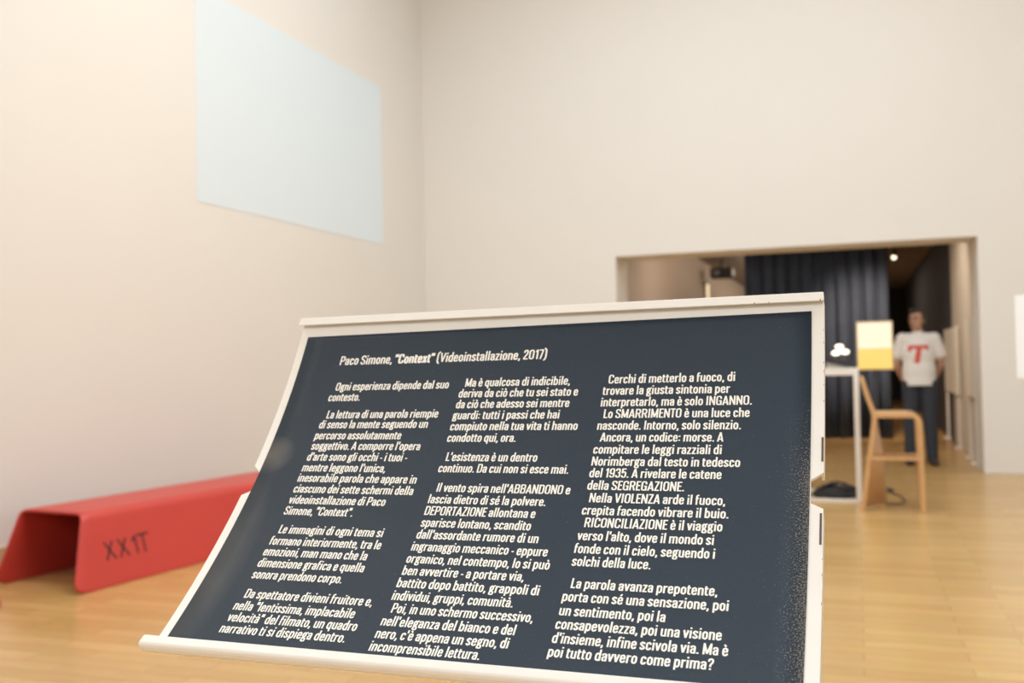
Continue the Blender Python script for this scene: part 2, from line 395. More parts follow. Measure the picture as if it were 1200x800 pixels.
    put('3', 452, S((36+v2, 580, 0), (36+v2, ct, 130), (410-v2, ct, 130), (410-v2, 430, 110), (190, 425, 0)), S((190, 425, 0), (416-v2, 425, 110), (416-v2, bot, 130), (34+v2, bot, 130), (34+v2, 230, 0)))
    put('5', 456, S((400, ct, 0), (64+v2, ct, 0)), S((60+v2, CAP, 0), (56+v2, 380, 0)), S((56+v2, 440, 0), (110, 500, 50), (420-v2, 505, 130), (420-v2, bot, 130), (36+v2, bot, 130), (36+v2, 220, 0)))
    put('7', 372, S((20, ct, 0), (356, ct, 0)), S((310, ct, 0), (150, 0, 0)))
    put('9', 474, bowl(36+v2, 438-v2, 340, ct, 130), S((438-v2, 560, 0), (438-v2, bot, 130), (44+v2, bot, 130), (44+v2, 200, 0)))
    put('.', 206, S((103, 0, 0), (103, 118, 0)))
    put(',', 206, S((103, 118, 0), (103, 10, 0), (62, -110, 0)))
    put(':', 216, S((108, 60, 0), (108, 178, 0)), S((108, 400, 0), (108, 518, 0)))
    put('-', 262, S((34, 290, 0), (228, 290, 0)))
    put("'", 178, S((92, 560, 0), (92, CAP+10, 0)))
    put('"', 320, S((94, 560, 0), (94, CAP+10, 0)), S((226, 560, 0), (226, CAP+10, 0)))
    put('(', 296, S((262, -120, 0), (36+v2, 40, 190), (36+v2, 770, 190), (262, 910, 0)))
    put(')', 296, S((34, -120, 0), (260-v2, 40, 190), (260-v2, 770, 190), (34, 910, 0)))
    put('?', 430, S((36+v2, 570, 0), (36+v2, ct, 130), (396-v2, ct, 130), (396-v2, 500, 110), (204, 390, 80), (204, 210, 0)), S((204, 0, 0), (204, 118, 0)))
    put(' ', 176)
    def acc(base, ch, side):
        wd, st = G[base]; xc = wd/2
        if base == 'i': st = [st[0]]
        G[ch] = (wd, st + [S((xc-80*side, 800, 0), (xc+46*side, 655, 0))])
    for b, c in (('a', 'à'), ('e', 'è'), ('o', 'ò'), ('i', 'ì')): acc(b, c, 1)
    acc('e', 'é', -1)
    return G
GL = glyphs()
def text_strokes(txt, thick=1.0):
    """returns (width, [(verts2d, faces)]) in em/1000 units, ink starting at x = 0"""
    x = 0; out = []; xmin = 1e9; xmax = -1e9
    for ch in txt:
        wd, st = GL[ch]
        for kind, pts in st:
            poly = _arc(pts, kind == 'C')
            V, F = _ribbon(poly, kind == 'C', VT*thick, HT*thick)
            V = [(a+x, b) for a, b in V]
            xmin = min(xmin, min(a for a, b in V)); xmax = max(xmax, max(a for a, b in V))
            out.append((V, F))
        x += wd
    return xmax-xmin, [([(a-xmin, b) for a, b in V], F) for V, F in out]
PRINTW = []
LINES = [
    ('Paco Simone, "Context" (Videoinstallazione, 2017)', 0.0931, 0.5308, 0.0686),
    ('Ogni esperienza dipende dal suo', 0.1008, 0.3450, 0.1279),
    ('contesto.', 0.0920, 0.1620, 0.1522),
    ('La lettura di una parola riempie', 0.1012, 0.3384, 0.1921),
    ('di senso la mente seguendo un', 0.0919, 0.3230, 0.2147),
    ('percorso assolutamente', 0.0911, 0.2753, 0.2398),
    ("soggettivo. A comporre l'opera", 0.0917, 0.3209, 0.2635),
    ("d'arte sono gli occhi - i tuoi -", 0.0924, 0.3018, 0.2881),
    ("mentre leggono l'unica,", 0.0913, 0.2659, 0.3123),
    ('inesorabile parola che appare in', 0.0913, 0.3347, 0.3355),
    ('ciascuno dei sette schermi della', 0.0922, 0.3357, 0.3596),
    ('videoinstallazione di Paco', 0.0923, 0.2894, 0.3840),
    ('Simone, "Context".', 0.0932, 0.2340, 0.4083),
    ('Le immagini di ogni tema si', 0.1008, 0.3077, 0.4487),
    ('formano interiormente, tra le', 0.0936, 0.3131, 0.4735),
    ('emozioni, man mano che la', 0.0919, 0.2957, 0.4967),
    ('dimensione grafica e quella', 0.0925, 0.2997, 0.5206),
    ('sonora prendono corpo.', 0.0927, 0.2686, 0.5448),
    ('Da spettatore divieni fruitore e,', 0.1000, 0.3411, 0.5847),
    ('nella "lentissima, implacabile', 0.0919, 0.3193, 0.6096),
    ('velocità" del filmato, un quadro', 0.0928, 0.3333, 0.6326),
    ('narrativo ti si dispiega dentro.', 0.0912, 0.3231, 0.6552),
    ('Ma è qualcosa di indicibile,', 0.3785, 0.5838, 0.1253),
    ('deriva da ciò che tu sei stato e', 0.3699, 0.6018, 0.1487),
    ('da ciò che adesso sei mentre', 0.3699, 0.5893, 0.1723),
    ('guardi: tutti i passi che hai', 0.3690, 0.5746, 0.1965),
    ('compiuto nella tua vita ti hanno', 0.3698, 0.6120, 0.2204),
    ('condotto qui, ora.', 0.3702, 0.5025, 0.2452),
    ("L'esistenza è un dentro", 0.3786, 0.5504, 0.2863),
    ('continuo. Da cui non si esce mai.', 0.3703, 0.6108, 0.3103),
    ("Il vento spira nell'ABBANDONO e", 0.3791, 0.6212, 0.3514),
    ('lascia dietro di sé la polvere.', 0.3700, 0.5837, 0.3757),
    ('DEPORTAZIONE allontana e', 0.3706, 0.5706, 0.4000),
    ('sparisce lontano, scandito', 0.3708, 0.5684, 0.4243),
    ("dall'assordante rumore di un", 0.3712, 0.5868, 0.4484),
    ('ingranaggio meccanico - eppure', 0.3702, 0.6076, 0.4728),
    ('organico, nel contempo, lo si può', 0.3694, 0.6166, 0.4972),
    ('ben avvertire - a portare via,', 0.3705, 0.5803, 0.5211),
    ('battito dopo battito, grappoli di', 0.3696, 0.6106, 0.5453),
    ('individui, gruppi, comunità.', 0.3703, 0.5752, 0.5700),
    ('Poi, in uno schermo successivo,', 0.3787, 0.6133, 0.5940),
    ("nell'eleganza del bianco e del", 0.3702, 0.5917, 0.6185),
    ("nero, c'è appena un segno, di", 0.3699, 0.5878, 0.6420),
    ('incomprensibile lettura.', 0.3696, 0.5502, 0.6656),
    ('Cerchi di metterlo a fuoco, di', 0.6551, 0.8761, 0.1248),
    ('trovare la giusta sintonia per', 0.6472, 0.8689, 0.1484),
    ('interpretarlo, ma è solo INGANNO.', 0.6471, 0.9058, 0.1723),
    ('Lo SMARRIMENTO è una luce che', 0.6552, 0.9032, 0.1964),
    ('nasconde. Intorno, solo silenzio.', 0.6473, 0.8904, 0.2204),
    ('Ancora, un codice: morse. A', 0.6555, 0.8639, 0.2444),
    ('compitare le leggi razziali di', 0.6475, 0.8624, 0.2690),
    ('Norimberga dal testo in tedesco', 0.6482, 0.8932, 0.2932),
    ('del 1935. A rivelare le catene', 0.6482, 0.8655, 0.3166),
    ('della SEGREGAZIONE.', 0.6489, 0.8087, 0.3412),
    ('Nella VIOLENZA arde il fuoco,', 0.6564, 0.8751, 0.3660),
    ('crepita facendo vibrare il buio.', 0.6483, 0.8818, 0.3902),
    ('RICONCILIAZIONE è il viaggio', 0.6569, 0.8744, 0.4142),
    ("verso l'alto, dove il mondo si", 0.6496, 0.8637, 0.4392),
    ('fonde con il cielo, seguendo i', 0.6495, 0.8675, 0.4638),
    ('solchi della luce.', 0.6498, 0.7743, 0.4878),
    ('La parola avanza prepotente,', 0.6579, 0.8773, 0.5286),
    ('porta con sé una sensazione, poi', 0.6491, 0.8950, 0.5527),
    ('un sentimento, poi la', 0.6502, 0.8086, 0.5779),
    ('consapevolezza, poi una visione', 0.6500, 0.8900, 0.6019),
    ("d'insieme, infine scivola via. Ma è", 0.6506, 0.9010, 0.6262),
    ('poi tutto davvero come prima?', 0.6500, 0.8840, 0.6501),
]

# ------------------------------------------------------------------ the information stand
KS = 0.594
E1 = Vector((0.99971097, -0.02266536, 0.0080165)); E2 = Vector((0.02266609, 0.99974309, 0.0)); E3v = Vector((-0.00801444, 0.0001817, 0.99996787))
A0 = -1.10758548
def pol(c, s): return ((c[0]*s + c[1])*s + c[2])*s + c[3]
PC2 = (0.07181196, -0.32214712, -0.47393941, 1.74449699); PC3 = (0.01599391, 0.20545337, -0.88618555, 0.06977675)
def prof(s):
    return pol(PC2, s), pol(PC3, s)
def nrm(s):
    a = prof(s-0.002); b = prof(s+0.002); d = Vector((b[0]-a[0], b[1]-a[1])).normalized()
    n = Vector((d.y, -d.x))            # towards the reader: less depth, more height
    if n.x > 0: n = -n
    return n
BASE = CAM + KS*(E1*(A0+0.5) + E2*1.75); BASE.z = 0.0
def W(u, s, off=0.0):
    """u along the width, s down the sheet (both in sheet widths), off towards the reader in metres -> local to the stand's base"""
    a, b = prof(s); n = nrm(s)
    p = CAM + KS*(E1*(A0+u) + E2*a + E3v*b) + (E2*n.x + E3v*n.y)*off
    return p - BASE
stand = empty('information_stand', BASE)
tag(stand, 'white sheet metal reading stand holding a dark sheet of printed Italian text', 'sign')

# tray: curved sheet with the two notches cut into its sides
def edge_in(s):
    """how far the side is cut in at s: a slot with slanted ends"""
    pts = [(0.300, 0.0), (0.3145, 1.0), (0.3565, 1.0), (0.3665, 0.0)]
    if s <= pts[0][0] or s >= pts[-1][0]: return 0.0
    for (a, x), (b, y) in zip(pts, pts[1:]):
        if a <= s <= b: return x + (y-x)*(s-a)/(b-a)
ss = sorted(set([-0.040 + i*0.732/60 for i in range(61)] + [0.2995, 0.300, 0.3145, 0.3565, 0.3665, 0.367]))
def sheet_solid(name, m, parent, u0, u1, svals, off_a, off_b, notch=False, nu=2):
    V = []; F = []
    n = len(svals)
    for off in (off_a, off_b):
        for s in svals:
            e = edge_in(s) if notch else 0.0
            a = u0 + e*(-0.0008-u0) if notch else u0; b = u1 + e*(1.0012-u1) if notch else u1
            for q in range(nu): V.append(W(a+(b-a)*q/(nu-1), s, off))
    for i in range(n-1):
        for q in range(nu-1):
            F.append((i*nu+q, (i+1)*nu+q, (i+1)*nu+q+1, i*nu+q+1))
            k = n*nu; F.append((k+i*nu+q, k+i*nu+q+1, k+(i+1)*nu+q+1, k+(i+1)*nu+q))
        k = n*nu
        F.append((i*nu, k+i*nu, k+(i+1)*nu, (i+1)*nu)); F.append((i*nu+nu-1, (i+1)*nu+nu-1, k+(i+1)*nu+nu-1, k+i*nu+nu-1))
    k = n*nu
    for q in range(nu-1):
        F.append((q, q+1, k+q+1, k+q)); e = (n-1)*nu; F.append((e+q, k+e+q, k+e+q+1, e+q+1))
    o = mesh_obj(name, V, F, m, parent)
    bm = bmesh.new(); bm.from_mesh(o.data); bmesh.ops.recalc_face_normals(bm, faces=bm.faces); bm.to_mesh(o.data); bm.free()
    return o
tray = sheet_solid('tray', M['white_metal'], stand, -0.0180, 1.0200, ss, 0.0, -0.0035, True)
# turned-back side flanges, interrupted at the notches; the one beside the doorway carries slots whose inner shade is laid on as dark strips
def flange(u, s0, s1, name='flange'):
    sv = [s0 + (s1-s0)*i/20 for i in range(21)]
    return sheet_solid(name, M['white_metal'], tray, u-0.0022, u+0.0022, sv, -0.0036, -0.016)
flange(-0.0158, -0.035, 0.297); flange(-0.0158, 0.370, 0.672)
flange(1.0178, -0.035, 0.297); flange(1.0178, 0.370, 0.672)
def slot(u, s0, s1):
    sv = [s0 + (s1-s0)*i/8 for i in range(9)]
    o = sheet_solid('edge_slot', M['slot_strip'], tray, u-0.0016, u+0.0016, sv, 0.0006, 0.0001); return o
M['slot_strip'] = mat('slot_shade', (0.13, 0.075, 0.06), 0.7)
slot(1.0178, 0.2350, 0.2800); slot(1.0165, 0.375, 0.430)
# folded lip along the top and rolled ledge along the foot
def along(name, cs, u0, u1, m=None, bev=0.0012, parent=stand):
    """extrude a cross-section [(s, off)] along the width"""
    k = len(cs); V = [W(u0, s, o) for s, o in cs] + [W(u1, s, o) for s, o in cs]
    F = [tuple(range(k)), tuple(reversed(range(k, 2*k)))] + [(q, k+q, k+(q+1) % k, (q+1) % k) for q in range(k)]
    o = mesh_obj(name, V, F, m or M['white_metal'], parent)
    bm = bmesh.new(); bm.from_mesh(o.data); bmesh.ops.recalc_face_normals(bm, faces=bm.faces); bm.to_mesh(o.data); bm.free()
    if bev:
        b = o.modifiers.new('bevel', 'BEVEL'); b.width = bev; b.segments = 2; b.limit_method = 'ANGLE'
    return o
along('top_lip', [(-0.0400, -0.004), (-0.0415, 0.006), (-0.0405, 0.0075), (-0.0235, 0.0082), (-0.0225, 0.0072), (-0.0240, 0.0056), (-0.031, 0.0040), (-0.034, -0.0038)], -0.0225, 1.0205)
led = [(0.690, -0.004), (0.681, 0.0035), (0.6803, 0.0075), (0.6820, 0.0100), (0.686, 0.0112), (0.698, 0.0112), (0.7015, 0.0098), (0.7030, 0.0070), (0.7030, 0.002), (0.698, -0.004)]
along('bottom_ledge', led, -0.0305, 1.030, bev=0.0008)
# the printed sheet
sv = [-0.006 + i*0.694/60 for i in range(61)]
NU = 24
V = []; F = []; UV = []
for s in sv:
    for q in range(NU+1):
        u = q/NU
        top = -0.0008 - 0.0088*u                     # the sheet sits a touch askew: its upper edge climbs to one side
        s2 = s if s > 0.02 else top + (s+0.006)/0.026*(0.02-top)
        V.append(W(u, s2, 0.0010)); UV.append((u, s2))
for i in range(len(sv)-1):
    for q in range(NU):
        a = i*(NU+1)+q; F.append((a, a+NU+1, a+NU+2, a+1))
sheet = mesh_obj('text_sheet', V, F, M['sheet'], tray, smooth=True)
uvl = sheet.data.uv_layers.new(name='UVMap')
for lp in sheet.data.loops: uvl.data[lp.index].uv = UV[lp.vertex_index]
so = sheet.modifiers.new('solid', 'SOLIDIFY'); so.thickness = 0.0005; so.offset = -1
sheet['label'] = 'dark navy printed text sheet'
LV = []; LF = []
EM = 0.0226
for txt, x0, x1, s in LINES:
    title = txt.startswith('Paco Simone, "')
    em = EM*1.13 if title else EM
    if title:
        segs = [('Paco Simone, ', 1.0), ('"Context"', 1.34), (' (Videoinstallazione, 2017)', 1.0)]
    else: segs = [(txt, 1.0)]
    x = 0; strokes = []
    for t, th in segs:
        adv = sum(GL[c][0] for c in t)
        for c in t:
            wd, st = GL[c]
            for kind, pts in st:
                Vv, Ff = _ribbon(_arc(pts, kind == 'C'), kind == 'C', VT*th*1.14, HT*th*1.1)
                strokes.append(([(a+x, b) for a, b in Vv], Ff))
            x += wd + (6 if th > 1 else 0)
    mn = min(a for v, f in strokes for a, b in v); mx = max(a for v, f in strokes for a, b in v)
    k = (x1-x0)/(mx-mn)
    for Vv, Ff in strokes:
        b0 = len(LV)
        for a, b in Vv: LV.append(W(x0+(a-mn)*k, s - b*em/1000, 0.0014))
        LF += [tuple(i+b0 for i in f) for f in Ff]
    PRINTW.append((txt[:14], k*1000/em))
lett = mesh_obj('lettering', LV, LF, M['ink_white'], sheet)
lett['label'] = 'white printed Italian text'
# post, bracket and floor plate that carry the tray
PX = 0.60
pm = W(PX, 0.36, -0.03)
b = MB(); b.tube([(pm.x, pm.y+0.03, 0.012), (pm.x, pm.y+0.03, pm.z-0.01)], 0.019, 20); b.build('post', M['white_metal'], stand, smooth=True)
b = MB(); b.box(pm.x-0.22, pm.x+0.22, pm.y-0.19, pm.y+0.25, 0.0, 0.012); b.build('base_plate', M['white_metal'], stand, bevel=0.003)
sb = [0.22 + 0.26*i/8 for i in range(9)]
sheet_solid('bracket', M['white_metal'], stand, PX-0.07, PX+0.07, sb, -0.0034, -0.030)

# flakes of paint missing along the edge beside the doorway and at the end of the lip
random.seed(11)
for u, s, sz, off in [(1.0196, q, random.uniform(0.0010, 0.0020), 0.0004) for q in (0.028, 0.052, 0.092, 0.108, 0.134, 0.166, 0.455, 0.482, 0.530)] + [(1.0150, -0.0237, 0.0026, 0.0084), (0.93, -0.0237, 0.0016, 0.0083), (0.905, -0.0236, 0.0020, 0.0083)]:
    b = MB(); k = 7; V = []
    for q in range(k):
        a = 2*PI*q/k; rr = sz*random.uniform(0.5, 1.1)
        V.append(W(min(u + rr*0.5*math.cos(a), 1.01995), s + rr*1.5*math.sin(a), off))
    b.add(V, [tuple(range(k))]); mesh_obj('paint_chip', b.v, b.f, M['chip'], tray)

# ------------------------------------------------------------------ red benches folded from one sheet
def bench(length, text=False):
    root = empty('red_bench', (0, 0, 0))
    H, wt, wtl, wl, wr, t = 0.415, 0.235, 0.275, 0.290, 0.375, 0.016
    cs = rounded([(-wl, 0, 0.002), (-wtl, 0, H), (wt, 0, H), (wr, 0, 0.002)], 0.055, 8)
    # dense sampling of the folded outline
    pts = [cs[0]]
    for p, q in zip(cs, cs[1:]):
        n = max(1, int((q-p).length/0.02))
        for i in range(1, n+1): pts.append(p.lerp(q, i/n))
    cum = [0.0]
    for p, q in zip(pts, pts[1:]): cum.append(cum[-1] + (q-p).length)
    tot = cum[-1]; n = len(pts); K = 40; r = 0.075
    def start(i):
        h = pts[i].z; d = min(cum[i], tot-cum[i])
        v = -0.01 + 0.175*h/H
        if d < r: v += r - math.sqrt(max(0, r*r-(r-d)**2))
        return v
    V = []; F = []
    for i in range(n):
        a = start(i); b_ = length - start(i)
        for k in range(K+1): V.append((pts[i].x, a+(b_-a)*k/K, pts[i].z))
    for i in range(n-1):
        for k in range(K):
            q = i*(K+1)+k; F.append((q, q+1, q+K+2, q+K+1))
    o = mesh_obj('folded_shell', V, F, M['red'], root, smooth=True)
    s = o.modifiers.new('solid', 'SOLIDIFY'); s.thickness = t; s.offset = 1
    bv = o.modifiers.new('bevel', 'BEVEL'); bv.width = 0.004; bv.segments = 2; bv.limit_method = 'ANGLE'; bv.angle_limit = math.radians(50)
    if text:
        # hand lettering on the outer face, near the end
        foot = Vector((wr, 0, 0.002)); topp = Vector((wt, 0, H)); e = (topp-foot).normalized(); nn = Vector((e.z, 0, -e.x))
        LVv = []; LFf = []
        specs = [('X', 0.250), ('X', 0.346), ('1', 0.440), ('T', 0.490)]
        Hh = 0.105
        for ch, v0 in specs:
            if ch == 'X': st = [[(0, 0), (0.062, Hh)], [(0.066, 0), (0.004, Hh)]]
            elif ch == '1': st = [[(0.034, 0), (0.036, Hh)], [(0.036, Hh), (0.006, Hh*0.72)]]
            else: st = [[(0.040, 0), (0.042, Hh)], [(0.0, Hh), (0.086, Hh*1.02)]]
            for p in st:
                Vv, Ff = _ribbon(p, False, 0.013, 0.013); b0 = len(LVv)
                for a, c in Vv:
                    P = foot + e*(0.146+c) + nn*0.0005; LVv.append((P.x, v0+a, P.z))
                LFf += [tuple(i+b0 for i in f) for f in Ff]
        lo = mesh_obj('lettering', LVv, LFf, M['marker'], root)
        # lie on the outer skin of the shell
        dg = bpy.context.evaluated_depsgraph_get(); bpy.context.view_layer.update()
        ev = o.evaluated_get(dg); bvh = BVHTree.FromObject(ev, dg)
        for vv in lo.data.vertices:
            hit = bvh.ray_cast(vv.co + nn*0.3, -nn)
            if hit[0] is not None: vv.co = hit[0] + nn*0.0012
        lo['label'] = 'dark hand drawn letters XX1T'
    return root
BY = math.radians(-6.5)
b1 = bench(3.0, True); b1.location = (-4.345, 4.22, 0); b1.rotation_euler.z = BY
tag(b1, 'red folded sheet bench marked XX1T standing along the wall under the projection', 'bench', 'red folded benches')
b2 = bench(2.7, False); dirv = Vector((-math.sin(BY), math.cos(BY), 0))
b2.location = Vector((-4.49, 3.855, 0)) - Vector((0, 2.7, 0))
tag(b2, 'red bench with only its rounded end showing, in line before the one marked XX1T', 'bench', 'red folded benches')

# ------------------------------------------------------------------ projected pictures on the walls: glowing slabs in place of projector light
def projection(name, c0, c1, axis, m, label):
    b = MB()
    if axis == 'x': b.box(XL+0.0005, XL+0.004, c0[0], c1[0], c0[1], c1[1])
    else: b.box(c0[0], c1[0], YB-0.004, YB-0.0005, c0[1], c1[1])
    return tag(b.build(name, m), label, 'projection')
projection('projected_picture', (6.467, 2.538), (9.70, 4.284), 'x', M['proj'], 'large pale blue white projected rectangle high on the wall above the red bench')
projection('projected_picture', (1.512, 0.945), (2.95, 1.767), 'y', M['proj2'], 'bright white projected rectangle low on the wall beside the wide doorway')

# ------------------------------------------------------------------ high white table and what is on it
TY0, TY1, TX0, TX1, TZ = 8.49, 9.14, -1.45, 0.022, 1.10
tb = empty('high_table', ((TX0+TX1)/2, (TY0+TY1)/2, 0))
tag(tb, 'tall white table on slim square frames with papers and a lamp on top', 'table')
ox, oy = (TX0+TX1)/2, (TY0+TY1)/2; hx, hy = (TX1-TX0)/2, (TY1-TY0)/2
b = MB(); b.box(-hx, hx, -hy, hy, TZ-0.022, TZ); b.build('table_top', M['white_metal'], tb, bevel=0.003)
g = 0.042
for sx in (-1, 1):
    x0, x1 = (hx-g, hx) if sx > 0 else (-hx, -hx+g)
    for sy in (-1, 1):
        y0, y1 = (hy-g, hy) if sy > 0 else (-hy, -hy+g)
        b = MB(); b.box(x0, x1, y0, y1, 0.0, TZ-0.0225); b.build('leg', M['white_metal'], tb, bevel=0.003)
for sy in (-1, 1):
    y0, y1 = (hy-g, hy) if sy > 0 else (-hy, -hy+g)
    b = MB(); b.box(-hx+g, hx-g, y0, y1, 0.0, 0.022); b.build('bottom_rail', M['white_metal'], tb, bevel=0.003)
    b = MB(); b.box(-hx+g, hx-g, y0, y1, TZ-0.058, TZ-0.0225); b.build('top_rail', M['white_metal'], tb, bevel=0.003)
# black slab leaning on a low wedge
tl = empty('display_tablet', (-0.125, 8.62, TZ))
tag(tl, 'black slab like tablet propped at a slant on the white table', 'tablet')
b = MB(); q = [(-0.125, 0.056), (-0.122, 0.068), (-0.118, 0.100), (-0.110, 0.106), (0.128, 0.046), (0.132, 0.038), (0.129, 0.006), (0.120, 0.001)]
k = len(q); y0, y1 = -0.09, 0.11
b.add([(a, y0, c) for a, c in q] + [(a, y1, c) for a, c in q], [tuple(range(k)), tuple(reversed(range(k, 2*k)))] + [(i, k+i, k+(i+1) % k, (i+1) % k) for i in range(k)])
b.build('body', M['black'], tl, bevel=0.002)
b = MB(); q = [(-0.105, 0.0), (-0.108, 0.049), (0.06, 0.0135), (0.07, 0.0)]; k = 4; y0, y1 = -0.05, 0.09
b.add([(a, y0, c) for a, c in q] + [(a, y1, c) for a, c in q], [tuple(range(k)), tuple(reversed(range(k, 2*k)))] + [(i, k+i, k+(i+1) % k, (i+1) % k) for i in range(k)])
b.build('wedge', M['paper'], tl, bevel=0.002)
# papers
def papers(x, y, rz, label, n):
    r = None
    b = MB()
    V = []; F = []
    for i in range(13):
        for j in range(9):
            a = (i/12-0.5)*0.297; c = (j/8-0.5)*0.21
            V.append((a, c, 0.0016 + 0.004*max(0, (i-8)/4)**2))
    for i in range(12):
        for j in range(8): q = i*9+j; F.append((q, q+9, q+10, q+1))
    o = mesh_obj('paper_sheet', V, F, M['paper'], None, True, (x, y, TZ), rz)
    s = o.modifiers.new('solid', 'SOLIDIFY'); s.thickness = 0.0014; s.offset = -1
    return tag(o, label, 'paper')
papers(-0.36, 8.66, 0.25, 'loose paper sheet curling on the white table beside the black tablet', 0)
# lamp with three small globes
gl = empty('globe_lamp', (-0.118, 8.90, TZ))
tag(gl, 'small table lamp of three glowing globes behind the black tablet', 'lamp')
b = MB(); b.lathe([(0.001, 0), (0.055, 0), (0.057, 0.006), (0.05, 0.012), (0.012, 0.016), (0.008, 0.10), (0.001, 0.102)], n=24); b.build('base', M['black'], gl, smooth=True)
for (x, y, z, rx, rz) in ((-0.038, -0.01, 0.128, 0.036, 0.020), (0.036, 0.0, 0.136, 0.034, 0.020), (-0.010, 0.01, 0.182, 0.034, 0.018)):
    b = MB(); b.lathe([(max(0.001, rx*math.sin(PI*i/16)), -rz*math.cos(PI*i/16)) for i in range(17)], (x, y, z), 24); b.build('globe', M['glow'], gl, smooth=True)
b = MB()
for (x, y, z) in ((-0.038, -0.01, 0.112), (0.036, 0.0, 0.12), (-0.010, 0.01, 0.168)): b.tube([(0, 0, 0.095), (x*0.5, y*0.5, z-0.008), (x, y, z)], 0.005, 8)
b.build('arms', M['black'], gl, smooth=True)

# ------------------------------------------------------------------ lit box on a slim stand
lb = empty('light_box', (0.167, 9.32, 0))
tag(lb, 'lit cream and yellow box sign on a slim dark pole behind the wooden stool', 'light box')
b = MB(); b.lathe([(0.001, 0), (0.13, 0), (0.13, 0.008), (0.02, 0.014), (0.001, 0.014)], n=28); b.build('base', M['black'], lb)
b = MB(); b.tube([(0, 0.02, 0.012), (0, 0.02, 1.30)], 0.012, 12); b.build('pole', M['black'], lb, smooth=True)
b = MB(); b.box(-0.153, 0.153, -0.03, 0.008, 1.068, 1.505); b.build('frame', M['skirting'], lb, bevel=0.004)
b = MB(); b.box(-0.142, 0.142, -0.036, -0.0302, 1.262, 1.492); b.build('cream_screen', M['box_cream'], lb, bevel=0.002)
b = MB(); b.box(-0.142, 0.142, -0.036, -0.0302, 1.080, 1.260); b.build('yellow_screen', M['box_yellow'], lb, bevel=0.002)

# ------------------------------------------------------------------ bent wood high stool
st = empty('high_stool', (0.25, 8.2, 0))
tag(st, 'tall bent birch stool with low slanting back standing beside the white table', 'stool')
def strip(path, wdt, th, name):
    """a laminated strip swept in the x-z plane, wide along y"""
    b = MB(); b.sweep(path, [(-wdt/2, -th/2), (wdt/2, -th/2), (wdt/2, th/2), (-wdt/2, th/2)], up=(0, 1, 0)); return b.build(name, M['wood'], st, bevel=0.004)
for y in (-0.15, 0.17):
    path = rounded([(-0.115, y, 0.735), (0.197, y, 0.738), (0.208, y, 0.0)], 0.072, 8)
    strip(path, 0.036, 0.05, 'front_leg')
    path = rounded([(-0.205, y, 1.015), (-0.165, y, 0.86), (-0.118, y, 0.735), (-0.20 + (0.13 if y > 0 else -0.03), y, 0.0)], 0.12, 6)
    strip(path, 0.034, 0.045, 'rear_leg')
    b = MB(); x0 = -0.19 if y < 0 else -0.10
    b.sweep([(x0, y, 0.405), (0.185, y, 0.405)], [(-0.02, -0.012), (0.02, -0.012), (0.02, 0.012), (-0.02, 0.012)]); b.build('side_stretcher', M['wood'], st, bevel=0.003)
b = MB(); b.box(-0.125, 0.125, -0.128, 0.148, 0.738, 0.760); b.build('seat', M['wood'], st, bevel=0.006)
b = MB(); b.sweep([(0.19, -0.15, 0.395), (0.19, 0.17, 0.395)], [(-0.018, -0.02), (0.018, -0.02), (0.018, 0.02), (-0.018, 0.02)]); b.build('foot_rail', M['wood'], st, bevel=0.003)
# thin plywood sheet that fills the back from seat to floor, and the curved rest above
def ply(name, rows, th):
    V = []; F = []
    for (x0, y0, z0), (x1, y1, z1) in rows:
        for q in range(7): t = q/6; V.append((x0+(x1-x0)*t, y0+(y1-y0)*t, z0+(z1-z0)*t))
    for i in range(len(rows)-1):
        for q in range(6): a = i*7+q; F.append((a, a+1, a+8, a+7))
    o = mesh_obj(name, V, F, M['wood'], st, True); s = o.modifiers.new('solid', 'SOLIDIFY'); s.thickness = th; s.offset = 0; return o
ply('back_rest', [((-0.215, -0.17, 1.04), (-0.205, 0.19, 1.04)), ((-0.200, -0.17, 0.98), (-0.19, 0.19, 0.98)), ((-0.182, -0.17, 0.90), (-0.175, 0.19, 0.90)), ((-0.165, -0.17, 0.84), (-0.158, 0.19, 0.84))], 0.012)
ply('back_panel', [((-0.125, -0.13, 0.71), (-0.105, 0.16, 0.71)), ((-0.165, -0.13, 0.40), (-0.062, 0.16, 0.40)), ((-0.212, -0.13, 0.03), (-0.045, 0.16, 0.03))], 0.010)

# ------------------------------------------------------------------ cables on the floor
def cable(name, pts, r, label, m=None):
    cu = bpy.data.curves.new(name, 'CURVE'); cu.dimensions = '3D'; cu.bevel_depth = r; cu.bevel_resolution = 2; cu.resolution_u = 6
    sp = cu.splines.new('NURBS'); sp.points.add(len(pts)-1); sp.use_endpoint_u = True; sp.order_u = 3
    for p, q in zip(sp.points, pts): p.co = (*q, 1)
    o = bpy.data.objects.new(name, cu); cu.materials.append(m or M['cable']); link(o)
    dg = bpy.context.evaluated_depsgraph_get(); me = bpy.data.meshes.new_from_object(o.evaluated_get(dg)); bpy.data.objects.remove(o)
    o2 = bpy.data.objects.new(name, me); link(o2)
    for p in me.polygons: p.use_smooth = True
    return tag(o2, label, 'cable')
random.seed(3)
pts = []
for i in range(170):
    a = i*0.9; rr = 0.05 + 0.14*random.random()
    hgt = 0.014 + 0.20*random.random()*(1-rr/0.24)
    pts.append((-0.17 + rr*1.25*math.cos(a), 8.66 + 0.6*rr*math.sin(a), hgt))
cable('cable_coil', pts, 0.009, 'heap of tangled black cable on the floor inside the white table frame')
cable('floor_cable', [(0.045, 8.52, 0.006), (0.12, 8.50, 0.006), (0.20, 8.44, 0.006), (0.27, 8.42, 0.006), (0.32, 8.44, 0.006), (0.36, 8.62, 0.006), (0.33, 8.95, 0.006), (0.26, 9.1, 0.006), (0.24, 9.22, 0.006)], 0.006,
      'thin dark cable trailing over the floor from table foot past the stool')

